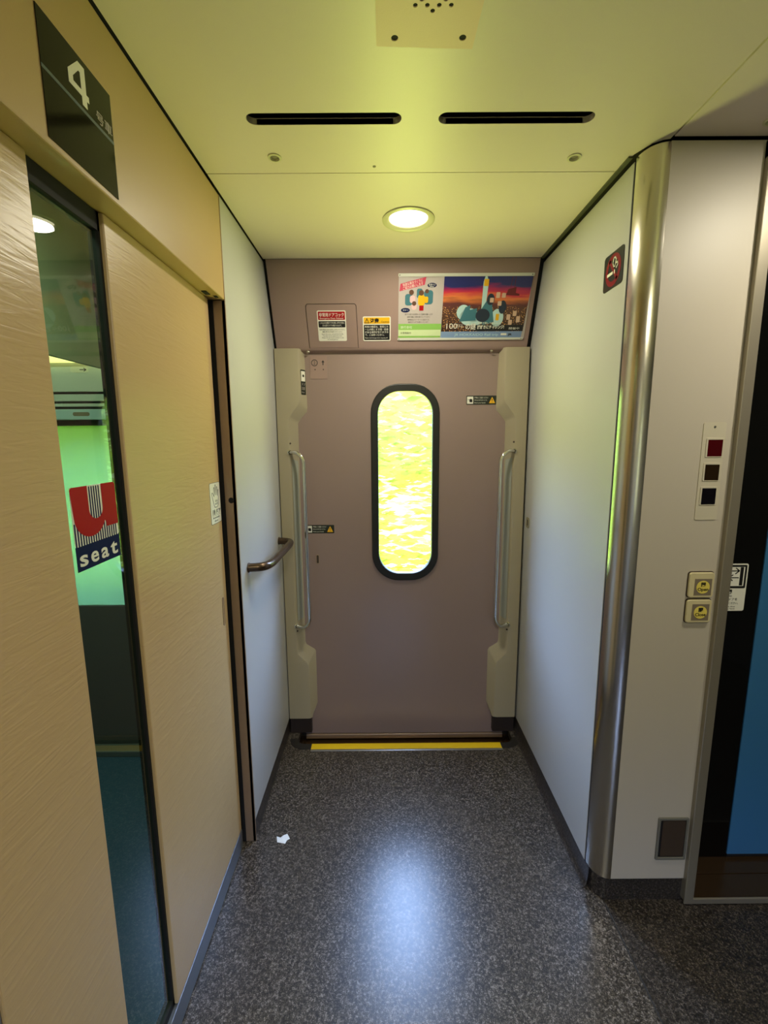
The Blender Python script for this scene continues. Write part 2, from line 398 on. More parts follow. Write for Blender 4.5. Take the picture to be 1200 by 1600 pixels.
# small grey stud
tag(finish('ceiling_stud', lathe([(.0045, 0), (.004, .0015), (0, .002)], (-.017, 1.327, H), (0, 0, -1), 16), M_scup), 'tiny grey stud in the ceiling just before the panel joint', 'stud')
# cover plate
t = thing('cover_plate', 'cream perforated cover plate on the ceiling at the top of the picture', 'cover plate', (.083, .9, H))
hl = [circ(.027, -.938, .0065, 16), circ(.150, -.938, .0065, 16)] + [circ(x, -.876, .004, 14) for x in (.06, .08, .1, .12)] + [circ(.09, -.886, .004, 14), circ(.07, -.866, .004, 14), circ(.11, -.866, .004, 14)] + [circ(x, -.856, .004, 14) for x in (.06, .08, .1, .12)]
finish('plate', F_c.put(plate([[(-.008, -.70), (.176, -.70), (.172, -.962), (-.006, -.955)]] + hl, .002)), M_patch, t)
finish('grille_backing', F_c.put(plate([rrect(0, .168, -.95, -.71)], .0003)), M_black, t)

# downlights
def downlight(x, y, lab, watts):
    t = thing('downlight', lab, 'ceiling light', (x, y, H), 'round ceiling lamps')
    finish('trim_ring', lathe([(.0865, 0), (.0865, .003), (.081, .0055), (.071, .004), (.064, -.002), (.064, -.012)], (x, y, H), (0, 0, -1), 48), M_ring, t, 40)
    finish('diffuser', lathe([(0, -.001), (.03, -.0015), (.05, -.004), (.0635, -.010)], (x, y, H), (0, 0, -1), 48), M_lamp, t, 60)
    ld = bpy.data.lights.new('lamp', 'AREA'); ld.shape = 'DISK'; ld.size = .12; ld.energy = watts; ld.color = (1, .93, .76)
    lo = bpy.data.objects.new('lamp', ld); C.objects.link(lo); lo.parent = t; lo.location = (0, 0, -.008)
downlight(.0905, 1.620, 'round lit ceiling lamp before the outer door', DOWN_W)
downlight(1.12, .78, 'round ceiling lamp over the corridor on the right', DOWN_W * 1.25)
downlight(.0905, -.55, 'added unseen ceiling lamp behind the viewer', DOWN_W * 2.2)  # out of view, added to lift the near walls and steel

# ------------------------------------------------------------------ left side: white alcove panel
structure('wall_left', boxes([(L - .012, L, YJ + .002, YP + .055, ZB, H - .006)], .0015), M_white, 'white panel wall left of the outer door', 'wall')
structure('baseboard_left', boxes([(L - .02, L - .003, YJ + .002, 2.13, 0, ZB)]), M_floor2, 'charcoal skirting under the left white panel', 'skirting')
# right
structure('wall_right', boxes([(R, R + .012, YR + .013, YP + .055, ZB - .008, H - .012)], .0015), M_white, 'white panel wall right of the outer door', 'wall')
cove = [[(R + .004, y, ZB - .006), (R + .002, y, .05), (R - .001, y, .02), (R - .005, y, .007), (R - .014, y, .001)] for y in (1.262, 1.6, 2.13)]
structure('baseboard_right', grid_mesh(cove), M_floor2, 'dark vinyl coved up under the right white panel', 'skirting', 60)
# shell around everything
structure('wall_shell', boxes([(R + .014, R + .03, YR - .002, 2.13, -.1, H + .06), (R + .03, XE + .1, 1.40, 1.44, -.1, H + .06),
                              (XE, XE + .05, -2.1, 1.44, -.1, H + .06), (-4.25, -4.2, -2.1, 2.2, -.1, H + .06),
                              (-4.2, XE, -2.1, 2.2, -.2, -.1),
                              (L - .1, L - .06, -2.1, .35, 0, H + .06), (-4.2, L - .06, .15, .2, -.1, H + .06)]), mat('shell_dark', (60, 58, 52), .7), 'dark outer shell of the car body around the vestibule', 'wall')

# outer wall with the door window cut out
F_far = Fr((0, 2.135, 0), (1, 0, 0), (0, 0, 1))
win_in = rrect(-.020, .228, .822, 1.668, .098, 10)
win_out = rrect(-.053, .260, .786, 1.702, .128, 10)
sal_hole = rrect(-2.3, -.9, .70, 1.53, .08)
structure('wall_far', F_far.put(plate([rrect(-4.2, XE, -.1, H + .06), rrect(-.03, .238, .81, 1.68, .1, 10), sal_hole], .01)), M_skirt, 'dark car body wall behind the outer door', 'wall')
structure('wall_back', Fr((0, YB, 0), (-1, 0, 0), (0, 0, 1)).put(plate([rrect(-XE - .04, .56, -.1, H + .06), rrect(-.238, .03, .81, 1.68, .1, 10)], .01)), M_white, 'white wall and door behind the viewer', 'wall')
structure('wall_left_rear', boxes([(L - .012, L, YB, -.2, 0, H - .006)]), M_white, 'white panel wall behind the viewer on the left', 'wall')

# outer door
d1 = thing('door_1', 'mauve outer door with a tall round-ended window', 'door', (.104, YD, -.045), None, 'structure')
FD = Fr((0, YD, 0), (1, 0, 0), (0, 0, 1))
finish('door_leaf', FD.put(plate([rrect(-.40, .60, -.022, 1.88), rrect(-.046, .254, .793, 1.695, .12, 10)], .03, .0), -.03), M_door, d1)
finish('bottom_rail', boxes([(-.40, .60, YD - .006, YD + .02, -.05, -.026)], .003), M_jamb, d1)
wf = finish('window_gasket', FD.put(plate([win_out, win_in], .034, .0045), -.024), M_rubber, d1)
finish('window_pane', FD.put(plate([rrect(-.03, .238, .81, 1.68, .1, 10)], .004), -.02), M_glass, wf)
# flush pull and small cover plate on door
finish('flush_pull', FD.put(plate([rrect(-.323, -.306, .868, .915, .008), rrect(-.3195, -.3095, .872, .911, .0048)], .0015)), M_jamb, d1)
finish('flush_pull_recess', FD.put(plate([rrect(-.3205, -.3085, .871, .912, .006)], .0004)), M_hatchd, d1)
cp = finish('cover_plate', FD.put(plate([rrect(-.322, -.246, 1.726, 1.826, .003)], .0015)), M_head, d1)
finish('screw', join([FD.put(plate([circ(x, z, .0028, 12)], .0008), .0015) for x, z in ((-.300, 1.766), (-.263, 1.766))]), M_hatchd, cp)
finish('number_ring', join([FD.put(plate([circ(-.314 + .012, 1.795, .0145, 24), circ(-.302, 1.795, .0115, 24)], .0003), .0015), FD.put(text('2', -.302, 1.788, .02, None, 'CENTER'), .0015)]), M_ink, cp)
finish('arrow_mark', FD.put(plate([[(-.266, 1.785), (-.262, 1.785), (-.262, 1.797), (-.257, 1.797), (-.264, 1.806), (-.271, 1.797), (-.266, 1.797)]], .0003), .0015), M_ink, cp)
# marks on the mauve door: small scuffs
finish('scuff', FD.put(join([stroke([(-.212, .955), (-.209, .940)], .003), stroke([(-.209, .940), (-.2075, .935)], .002)])), M_head, d1)

def warn_sticker(x0, z0, lab):
    t = thing('warning_sticker', lab, 'sticker', (x0, YD, z0))
    w, h = .136, .040
    f = Fr((x0, YD, z0), (1, 0, 0), (0, 0, 1))
    finish('backing', f.put(plate([rrect(0, w, 0, h, .003)], .0006)), M_grdark, t)
    finish('hand_panel', f.put(plate([rrect(.003, .031, .004, h - .004, .001)], .0004), .0006), M_paper, t)
    finish('hand_symbol', f.put(join([plate([circ(.020, .020, .007, 14, .006)], .0003), plate([rrect(.014, .027, .011, .018)], .0003), stroke([(.006, .022), (.014, .022)], .0015)]), .001), M_ink, t)
    finish('lettering', f.put(join([text('戸袋にご注意ください', .036, .028, .0085, .062), text('手をはさまれないように', .036, .0175, .0065, .058), text('Mind your hands', .036, .006, .007, .05)]), .0006), M_paper, t)
    tri = finish('warning_triangle', f.put(plate([[(.102, .006), (.131, .006), (.1165, .034)]], .0004), .0006), M_yel, t)
    finish('exclamation_mark', f.put(join([plate([[(.1152, .016), (.1178, .016), (.1183, .026), (.1147, .026)]], .0003), plate([circ(.1165, .0115, .0016, 10)], .0003)]), .001), M_ink, tri)
warn_sticker(.381, 1.608, 'small black warning sticker high on the mauve door, right of its window')
warn_sticker(-.368, 1.018, 'small black warning sticker at mid height on the mauve door, beside left grab rail')

# pillars beside the outer door
def pillar(sx, xw, name_side):
    # rows: (z_front, x_front), (z_back, x_back); x measured inward from the wall
    fr = [(1.850, .105), (1.632, .106), (1.612, .100), (1.560, .060), (1.540, .052), (.445, .050), (.425, .055), (.382, .098), (.368, .103), (.088, .107)]
    bk = [(1.850, .124), (1.602, .131), (1.582, .128), (1.545, .095), (1.530, .086), (.478, .084), (.462, .088), (.436, .128), (.424, .134), (.150, .134)]
    rows = []
    for (zf, xf), (zb_, xb) in zip(fr, bk):
        X_ = lambda v: xw + sx * v
        rows.append([(X_(0), YP, zf if True else 0), (X_(xf - .008), YP, zf), (X_(xf - .002), YP + .0015, zf), (X_(xf + .004), YP + .007, zf),
                     (X_((xf + xb) / 2), YP + .022, (zf + zb_) / 2), (X_(xb), YD - .001, zb_)])
    rows.append([(X_(0), YP, .086), (X_(.09), YP, .086), (X_(.103), YP + .003, .086), (X_(.107), YP + .010, .088), (X_(.112), YP + .022, .10), (X_(.118), YD - .001, .105)])
    me = grid_mesh(rows)
    bm = bmesh.new(); bm.from_mesh(me)
    ret = bmesh.ops.extrude_face_region(bm, geom=bm.faces[:])
    bmesh.ops.translate(bm, vec=(0, .035, 0), verts=[g for g in ret['geom'] if isinstance(g, bmesh.types.BMVert)])
    bmesh.ops.recalc_face_normals(bm, faces=bm.faces[:]); bm.to_mesh(me); bm.free()
    p = thing('door_pillar', f'putty coloured moulded pillar on the {name_side} of the outer door', 'pillar', (xw + sx * .05, YP, .083))
    finish('pillar_body', me, M_pillar, p, 28)
    # grey patch painting the reflection on the slanted face behind the rail
    a = [(X_(.0535), YP + .0035, 1.36), (X_(.0535), YP + .0035, .60)]; b = [(X_(.083), YP + .034, 1.36), (X_(.083), YP + .034, .60)]
    a = [(X_(.058), YP + .006, 1.37), (X_(.0585), YP + .006, .595)]; b = [(X_(.081), YP + .032, 1.36), (X_(.081), YP + .032, .605)]
    finish('painted_reflection', grid_mesh([a, b]), M_reflgrey, p)
    for z in (1.44, .545):
        finish('screw', lathe([(0, .0015), (.004, .001), (.0045, 0)], (X_(.054), YP + .004, z), (sx * .8, -1, 0), 14), M_hatchd, p)
    # lower dark housing under the pillar
    finish('pillar_foot', boxes([(min(xw, X_(.105)), max(xw, X_(.105)), YP + .012, YD - .002, .001, .088)]), mat('dark_brown_foot', (44, 34, 28), .5), p)
    r = thing('grab_rail', f'vertical steel grab rail on the {name_side} door pillar', 'grab rail', (X_(.09), YP - .02, .6), 'steel grab rails beside the outer door')
    r0 = .0085
    pts = [(X_(.050), YP + .004, 1.400), (X_(.082), YP - .012, 1.402), (X_(.116), YP - .020, 1.372), (X_(.118), YP - .020, .600), (X_(.092), YP - .012, .565), (X_(.050), YP + .004, .572)]
    finish('rail_tube', tube(pts, r0, 18, True, .028), M_chrome, r, 50)
    for z in (1.400, .572):
        finish('mounting_flange', lathe([(.0115, 0), (.0115, .004), (.0088, .006)], (X_(.050), YP + .002, z), (sx * .6, -1, 0), 20), M_chrome, r, 40)
    return p
p1 = pillar(1, L + .004, 'left')
p2 = pillar(-1, R - .010, 'right')
# small black sticker on the inner side of left pillar head
t = thing('pillar_sticker', 'narrow black and white sticker on the inner edge of the left pillar head', 'sticker', (-.365, 2.07, 1.66))
q0, q1 = Vector((L + .004 + .109, YP + .009, 0)), Vector((L + .004 + .126, YD - .006, 0))
fs = Fr((q0.x, q0.y, 1.655), (q1 - q0), (0, 0, 1)); ww = (q1 - q0).length
finish('backing', fs.put(plate([rrect(0, ww, 0, .108, .004)], .0006), .0012), M_grdark, t)
finish('pictogram', fs.put(join([plate([rrect(.003, ww - .003, .058, .102, .002), circ(ww * .55, .082, .006)], .0004)]), .0018), M_paper, t)
finish('lettering', fs.put(join([text('ドア', .004, .040, .014, ww - .010), text('注意', .004, .022, .014, ww - .010), text('Door', .004, .008, .008, ww - .012)]), .0018), M_lav, t)

# header panel above the outer door (leans towards the vestibule)
P0, P1 = Vector((0, 1.935, 2.168)), Vector((0, 2.070, 1.855))
UP = (P0 - P1).normalized(); FS = Fr(P1, (1, 0, 0), UP); SL = (P0 - P1).length
hp = thing('header_panel', 'leaning mauve plastic header panel above the outer door', 'header panel', (.09, 2.07, 1.85))
prof = [(1.940, H + .012), (1.936, H - .006)]
rows = []
pf = [(1.960, H + .004), (1.9365, H - .002), (P1.y - .0015, P1.z + .004), (P1.y + .0015, P1.z - .006), (P1.y + .008, P1.z - .013), (P1.y + .022, P1.z - .020), (YD + .001, P1.z - .022)]
finish('panel', grid_mesh([[(x, y, z) for y, z in pf] for x in (L + .012, .638)]), M_head, hp, 30)
structure('trim_4', grid_mesh([[(x, y + .014, z) for y, z in pf] for x in (L - .006, R + .004)]), M_black, 'black gap around both ends of the header panel', 'trim')
# access hatch: a thin dark joint, its lid a hair proud
gl = [(-.321, .004), (-.319, .166), (-.313, .176), (-.114, .176), (-.108, .166), (-.103, .004)]
joint = FS.put(stroke([(-.3170, -.002), (-.3195, .168), (-.3130, .1765), (-.114, .1765), (-.107, .168), (-.103, -.002)], .0016, .0004), .0002)
ah = finish('access_hatch', FS.put(plate([[(-.3155, 0), (-.1045, 0), (-.1085, .167), (-.1145, .1745), (-.3125, .1745), (-.318, .167)]], .0016)), M_head, hp)
finish('hatch_joint', joint, M_hatchd, ah)
for x in (-.326, .484):
    s_ = thing('latch_bolt', ('left' if x < 0 else 'right') + ' small steel bolt under the lip of the header panel', 'bolt', (x, 2.085, 1.833))
    finish('bolt_head', lathe([(0, .006), (.006, .005), (.008, 0)], (x, 2.078, 1.838), (0, -.5, -1), 16), M_steel, s_, 40)

# red emergency label on hatch
t = thing('emergency_label', 'red, black and white emergency door cock label on the header hatch', 'label', FS.at(-.21, .03))
f = Fr(FS.at(-.274, .028, .0016), (1, 0, 0), UP); w, h = .122, .123
finish('backing', f.put(plate([rrect(0, w, 0, h, .006)], .0006)), M_paper, t)
rb = finish('red_band', f.put(plate([rrect(.004, w - .004, .086, h - .004, .003)], .0004), .0006), M_red, t)
finish('lettering', f.put(join([text('非常用ドアコック', .008, .100, .0165, .105, bold=.0002), text('Emergency Door Release', .010, .0895, .009, .10)]), .001), M_paper, rb)
bb = finish('black_band', f.put(plate([rrect(.004, w - .004, .056, .081, .003)], .0004), .0006), M_ink, t)
finish('lettering', f.put(join([text('このふたを開けて中の取っ手を手前に', .008, .071, .0085, .106), text('引けば手でドアが開けられます。', .020, .0605, .0085, .082)]), .001), M_paper, bb)
finish('lettering', f.put(join([text('非常の場合のほかは手をふれないでください。', .006, .044, .007, .110), text('線路に降りるときは気をつけてください。', .018, .0355, .007, .086), text('Open the cover and pull the handle.', .014, .027, .0065, .094), text('The door can be opened by hand.', .018, .0195, .0065, .084), text('Please do not touch except in case', .014, .012, .0065, .094), text('of emergency.', .038, .005, .0065, .046)]), .0006), M_ink, t)
# yellow caution label
t = thing('caution_label', 'yellow and black caution label between the header hatch and the poster', 'label', FS.at(-.02, .03))
f = Fr(FS.at(-.081, .0265, .0006), (1, 0, 0), UP); w, h = .119, .100
finish('backing', f.put(plate([rrect(0, w, 0, h, .006)], .0006)), M_paper, t)
yb = finish('yellow_band', f.put(plate([rrect(.004, w - .004, .071, h - .004, .003)], .0004), .0006), M_yel, t)
finish('warning_triangle', f.put(join([stroke([(.008, .0745), (.027, .0745), (.0175, .092)], .002, closed=True), plate([rrect(.0168, .0182, .080, .087)], .0003), plate([circ(.0175, .0775, .001, 8)], .0003)]), .001), M_ink, yb)
for a_ in (('注意', .031, .0755, .020, .038, .0006), ('Caution', .078, .0755, .010, .034, 0)):
    finish('lettering', f.put(text(*a_[:5], bold=a_[5]), .001), M_ink, yb)
bb = finish('black_panel', f.put(plate([rrect(.004, w - .004, .005, .067, .003)], .0004), .0006), M_ink, t)
finish('lettering', f.put(join([text('段差の確認は、車両とホ', .008, .0555, .0095, .100), text('ームの間にすき間・段差', .008, .0445, .0095, .100), text('がある場所がありますの', .008, .0335, .0095, .100), text('で、ご注意ください。', .008, .0225, .0095, .082), text('Please mind the gap when stepping off.', .008, .0115, .006, .098)]), .001), M_paper, bb)

# poster in its frame
t = thing('poster', 'wide advertising poster with a sunset town picture, in clear frame above the door', 'poster', FS.at(.34, .03))
f = Fr(FS.at(.0, .0, .0006), (1, 0, 0), UP)
finish('sheet', f.put(plate([rrect(.0705, .618, .034, .287)], .0008)), M_lav, t)
finish('frame_rail', f.put(plate([rrect(.069, .622, .2765, .288, .001)], .004)), mat('clear_frame_plastic', (205, 205, 190), .2), t)
finish('frame_rail', f.put(plate([rrect(.069, .612, .030, .0385, .001)], .004)), mat('clear_frame_plastic'), t)
for x, y in ((.075, .282), (.614, .282), (.074, .034), (.605, .034)): finish('frame_screw', f.put(plate([circ(x, y, .0022, 10)], .0006), .004), M_dgrey, t)
ap = finish('notice_half', f.put(plate([rrect(.0715, .2555, .040, .276)], .0004), .0008), M_lav, t)
# notice half: banner, pictures, writing
bn = finish('pink_banner', f.put(plate([[(.074, .222), (.178, .246), (.183, .275), (.078, .250)]], .0003), .0012), M_pink, ap)
def rot_text(body, x, y, size, w, ang):
    me = text(body, 0, 0, size, w); me.transform(Matrix.Translation((x, y, 0)) @ Matrix.Rotation(ang, 4, 'Z')); return me
finish('lettering', f.put(join([rot_text('快適な車内づくりに', .088, .240, .0125, .084, .23), rot_text('ご協力お願いします', .088, .2275, .0125, .084, .23)]), .0015), M_paper, bn)
for c_ in ((.208, .244), (.100, .150)): finish('speech_balloon', f.put(plate([circ(c_[0], c_[1], .019, 20, .009)], .0003), .0012), M_navy, ap)
finish('lettering', f.put(join([text('座席の上', .194, .2435, .008, .028), text('荷物は', .198, .236, .007, .018)]), .0015), M_paper, ap)
finish('lettering', f.put(text('マナー', .088, .147, .008, .024), .0015), M_paper, ap)
finish('seat_picture', f.put(join([plate([rrect(.098, .128, .168, .212, .01)], .0003), plate([rrect(.176, .214, .172, .226, .012)], .0003), plate([rrect(.146, .170, .196, .232, .008)], .0003)]), .0012), M_teal, ap)
finish('rider_shirt', f.put(join([plate([rrect(.152, .180, .168, .208, .009)], .0003), plate([rrect(.178, .194, .178, .202, .006)], .0003)]), .0016), M_yel, ap)
finish('rider_shirt', f.put(join([plate([rrect(.118, .140, .178, .206, .008)], .0003), plate([rrect(.126, .146, .152, .176, .008)], .0003)]), .0016), mat('print_soft_pink', (216, 176, 176), .5), ap)
for x, y, r in ((.165, .216, .0105), (.124, .218, .010), (.188, .222, .008), (.136, .176, .009)): finish('rider_hair', f.put(plate([circ(x, y, r, 16)], .0003), .0018), M_brn, ap)
finish('rider_bag', f.put(plate([rrect(.158, .176, .148, .168, .002)], .0003), .0018), M_red, ap)
finish('lettering', f.put(join([text('車内では周りのお客様へのご配慮をお願いします', .098, .131, .0075, .118), text('座席や通路に荷物を置かないでください', .108, .121, .0065, .098), text('携帯電話はマナーモードに設定のうえ', .110, .110, .0065, .092), text('通話はデッキでお願いいたします', .112, .1005, .0065, .086)]), .0012), M_ink, ap)
g1 = finish('green_band', f.put(plate([rrect(.0715, .2545, .072, .096)], .0003), .0012), M_grn, ap)
finish('lettering', f.put(text('旅行会社', .080, .078, .012, .05), .0015), M_paper, g1)
g2 = finish('pale_green_band', f.put(plate([rrect(.0715, .2535, .046, .072)], .0003), .0012), M_lgrn, ap)
finish('lettering', f.put(text('お客様案内', .080, .056, .009, .045), .0015), M_dgrey, g2)
finish('green_band', f.put(plate([rrect(.0715, .2530, .040, .047)], .0003), .0012), M_grn, ap)
# picture half
pic = finish('picture_half', f.put(plate([[(.2555, .064), (.608, .064), (.619, .276), (.2570, .276)]], .0004), .0008), M_art, t)
finish('glow_tower', f.put(plate([[(.420, .150), (.436, .150), (.440, .255), (.432, .276), (.424, .276), (.418, .255)]], .0003), .0014), M_aqua, pic)
for q in ((.421, .440, .240, .266), (.484, .498, .108, .134)): finish('lantern', f.put(plate([rrect(*q, .003)], .0003), .0017), M_yel, pic)
finish('pale_cloud', f.put(join([plate([circ(.372, .122, .040, 24, .034)], .0003), plate([circ(.345, .140, .028, 24, .030)], .0003), plate([circ(.490, .118, .027, 24, .035)], .0003), plate([circ(.405, .110, .030, 24, .020)], .0003)]), .0014), M_aqua, pic)
finish('blue_hill', f.put(join([plate([[(.33, .104), (.352, .160), (.372, .168), (.372, .150), (.402, .156), (.400, .108)]], .0003), plate([[(.43, .090), (.418, .150), (.44, .186), (.462, .176), (.478, .100)]], .0003)]), .0017), M_teal, pic)
finish('dark_hill', f.put(join([plate([circ(.428, .128, .030, 24, .026)], .0003), plate([circ(.455, .190, .016, 18, .022)], .0003), plate([circ(.508, .160, .016, 18, .026)], .0003)]), .0020), mat('print_deep_blue', (34, 44, 58), .5), pic)
for x, y, s_ in ((.452, .178, .018), (.476, .195, .022), (.500, .196, .018), (.486, .165, .018), (.530, .11, .022), (.555, .125, .02), (.572, .10, .024), (.540, .09, .02)): finish('distant_house', f.put(plate([rrect(x, x + .016, y, y + s_, .003)], .0003), .0023), mat('print_skin', (206, 172, 144), .5), pic)
finish('cable_car', f.put(join([plate([[(.516, .206), (.524, .228), (.556, .236), (.556, .214), (.572, .210), (.572, .203)]], .0003), stroke([(.532, .232), (.536, .274)], .0016), stroke([(.548, .234), (.549, .274)], .0016)]), .0017), mat('print_wine', (100, 24, 30), .5), pic)
finish('lower_shade', f.put(plate([rrect(.4, .606, .066, .090)], .0003), .0014), M_ink, pic)
finish('title_lettering', f.put(join([text('100', .270, .076, .030, .046), text('万ドル', .318, .080, .018, .030), text('の謎', .358, .074, .028, .044, bold=.0004)]), .0026), M_paper, pic)
for a_ in (('列車で旅して楽しもう!', .410, .094, .0095, .10, .0), ('謎解きにチャレンジ!', .410, .0755, .0165, .115, .0004), ('開催中', .545, .072, .010, .045, 0)):
    finish('title_lettering', f.put(text(*a_[:5], bold=a_[5]), .0026), M_paper, pic)
bd = finish('blue_band', f.put(plate([[(.2545, .0385), (.603, .0385), (.606, .064), (.2555, .064)]], .0004), .0010), M_bluep, t)
finish('lettering', f.put(text('JR HOKKAIDO Rail trip', .315, .046, .0145, .19), .0014), M_aqua, bd)
finish('logo_patch', f.put(join([plate([rrect(.515, .540, .048, .056, .002)], .0003)]), .0014), M_paper, bd)
finish('logo_patch', f.put(join([text('JR', .547, .047, .012, .018, bold=.0004)]), .0014), M_ink, bd)

# ------------------------------------------------------------------ left: header, sign, sliding door, jamb
structure('wall_header', boxes([(L - .075, L, YB, 1.4475, 1.873, H - .006)], .003), M_woodh, 'maple laminate header above the sliding saloon door', 'wall')
# little notches at the near end of the soffit
tag(finish('soffit_catch', boxes([(DX + .006, DX + .020, 1.36, 1.392, 1.8712, 1.8735), (DX + .024, DX + .034, 1.405, 1.420, 1.8712, 1.8735)]), M_black), 'small black catch in the header soffit above the jamb', 'catch')
structure('trim_5', boxes([(DX + .006, L, YJ - .002, YJ + .001, 0, 1.872), (L - .010, L + .0005, YJ - .002, YJ + .003, 0, H - .006)], .0006), M_jamb, 'bronze brown door jamb beside the white left panel', 'trim')
tag(finish('jamb_peephole', lathe([(0, .0008), (.0085, .0008), (.0095, 0)], (L - .016, YJ - .002, 1.262), (0, -1, 0), 24), M_black), 'round black hole in the bronze jamb', 'hole')
structure('trim_6', boxes([(DX - .02, DX + .006, YJ - .004, YJ + .03, 0, 1.875), (DX - .03, DX - .016, 1.40, YJ + .01, 0, 1.875), (DX-.06, L-.013, YJ+.002, YJ+.05, 0, H+.05), (L-.05, L-.013, YJ, 2.13, 0, H+.05)]), M_black, 'black rubber gap between sliding door and jamb', 'trim')

d2 = thing('door_2', 'maple sliding saloon door with a full height glass strip', 'door', (DX - .015, 1.0, .01), None, 'structure')
FL = Fr((DX, 0, 0), (0, 1, 0), (0, 0, 1))
ZT = 1.8715
finish('maple_panel', boxes([(DX - .028, DX, .497, .7315, .074, ZT)], .0015), M_wood, d2)
finish('maple_panel', boxes([(DX - .028, DX, .914, 1.424, .074, ZT)], .0025), M_wood, d2)
gp = finish('glass_strip', boxes([(DX - .020, DX - .014, .728, .910, .088, 1.846)]), M_glassg, d2)
finish('glass_surround', boxes([(DX - .028, DX - .008, .9075, .9145, .074, ZT), (DX - .028, DX - .008, .7315, .9145, 1.838, ZT), (DX - .028, DX - .008, .7315, .9145, .074, .094)]), M_black, d2)
finish('kick_plate', boxes([(DX - .028, DX + .0015, .732, 1.4245, .006, .073)], .001), M_kick, d2)
finish('kick_plate', boxes([(DX - .028, DX + .0015, .497, .7315, .006, .073)], .001), M_kick, d2)
finish('flush_pull', FL.put(plate([rrect(1.380, 1.394, .862, .957, .0068), rrect(1.3835, 1.3905, .866, .953, .0034)], .0016)), M_jamb, d2)
finish('flush_pull_recess', FL.put(plate([rrect(1.382, 1.392, .864, .955, .005)], .0005)), M_woodh, d2)
structure('wall_left_side', boxes([(DX - .03, DX - .004, YB, .4955, 0, 1.8725)]), mat('grey_side_panel', (112, 112, 116), .5), 'grey panel at the lower left corner beside the sliding door', 'wall')

# hand sticker
t = thing('hand_sticker', 'white sticker with a hand outline at the edge of the maple door', 'sticker', (DX, 1.38, 1.2))
f = Fr((DX, 1.336, 1.2), (0, 1, 0), (0, 0, 1)); w, h = .0845, .127
finish('backing', f.put(plate([rrect(0, w, 0, h, .006)], .0005)), M_paper, t)
finish('border_line', f.put(plate([rrect(0, w, 0, h, .006), rrect(.0014, w - .0014, .0014, h - .0014, .005)], .0003), .0005), M_dgrey, t)
hand = [(.014, .090), (.012, .080), (.018, .078), (.026, .086), (.028, .060), (.034, .052), (.046, .050), (.062, .052), (.068, .062), (.070, .092), (.066, .098), (.062, .090), (.060, .106), (.055, .109), (.052, .095), (.050, .114), (.045, .117), (.042, .098), (.040, .112), (.035, .112), (.034, .092), (.026, .096), (.020, .100)]
hand = [(.030, .058), (.036, .051), (.054, .050), (.064, .057), (.068, .075), (.071, .100), (.068, .103), (.064, .098), (.061, .085), (.062, .110), (.058, .113), (.055, .109), (.053, .088), (.051, .117), (.047, .120), (.043, .116), (.043, .088), (.038, .111), (.034, .112), (.032, .108), (.033, .084), (.024, .095), (.018, .097), (.015, .092), (.022, .076)]
finish('hand_outline', f.put(join([stroke(hand, .0018, closed=True), text('手を', .040, .066, .009, .02), text('かざす', .039, .058, .007, .022)]), .0005), M_ink, t)
finish('lettering', f.put(join([text('自動', .012, .030, .018, .022), text('ドア', .040, .030, .018, .034, bold=.0005), plate([rrect(.012, .074, .0255, .0262)], .0003), text('Automatic', .014, .0165, .009, .056), text('door', .026, .0065, .009, .03)]), .0005), M_dgrey, t)

# seat logo sticker on the glass
t = thing('seat_sticker', 'red, navy and white striped "u seat" sticker on the glass strip', 'sticker', (DX - .013, .81, 1.228))
f = Fr((DX - .0138, .7585, 1.226), (0, 1, 0), (0, 0, 1)); w, h = .129, .148
finish('backing', f.put(plate([rrect(0, w, .044, h, .004)], .0005)), M_paper, t)
st = [plate([rrect(x, x + .0033, .044, .085)], .0003) for x in [.0015 + i * .0069 for i in range(19)] if x + .0033 < w]
st += [plate([rrect(x, x + .0033, .080, h - .002)], .0003) for x in (.0500, .0567, .0634, .0701, .0768)]
finish('navy_stripes', f.put(join(st), .0005), M_navy, t)
def U():
    pts = [(0, h - .004), (.004, h), (.046, h), (.046, .106)]
    pts += [(.066 - .020 * math.cos(a), .104 - .018 * math.sin(a)) for a in [k * PI / 12 for k in range(0, 13)]]
    pts += [(.086, h), (w - .004, h), (w, h - .004), (w, .066), (.092, .066), (.092, .074)]
    pts += [(.050 + .044 * math.sin(a) - .002, .094 - .038 * math.cos(a)) for a in [k * PI / 16 for k in range(6, -9, -1)]]
    return pts
finish('red_letter', f.put(plate([U()], .0004), .0007), M_red, t)
nb = finish('navy_band', f.put(plate([rrect(0, w, 0, .044)], .0005)), M_navy, t)
finish('lettering', f.put(join([text(c, x, .0085, .040, .022, bold=.0008) for c, x in zip('seat', (.006, .037, .068, .099))]), .0006), M_paper, nb)

# car number sign
t = thing('car_number_sign', 'glossy black car number sign reading 4 above the saloon door', 'sign', (L, .81, 1.883))
f = Fr((L, .722, 1.883), (0, 1, 0), (0, 0, 1)); w, h = .173, .167
finish('board', f.put(plate([rrect(0, w, 0, h, .001)], .0012)), M_signblk, t)
finish('divider_line', f.put(plate([rrect(0, w, .0885, .0935)], .0003), .0012), M_signline, t)
four = [(.100, .098), (.100, .110), (.062, .110), (.062, .120), (.084, .158), (.100, .158), (.100, .120), (.107, .120), (.107, .110), (.107, .098)]
finish('numeral', f.put(plate([[(.090, .099), (.102, .099), (.102, .111), (.108, .111), (.108, .120), (.102, .120), (.102, .157), (.086, .157), (.060, .130), (.060, .111), (.090, .111)], [(.090, .120), (.071, .120), (.071, .127), (.086, .144), (.090, .144)]], .0004), .0012), M_paper, t)
finish('lettering', f.put(text('号車', .124, .100, .019, .044), .0012), M_lav, t)

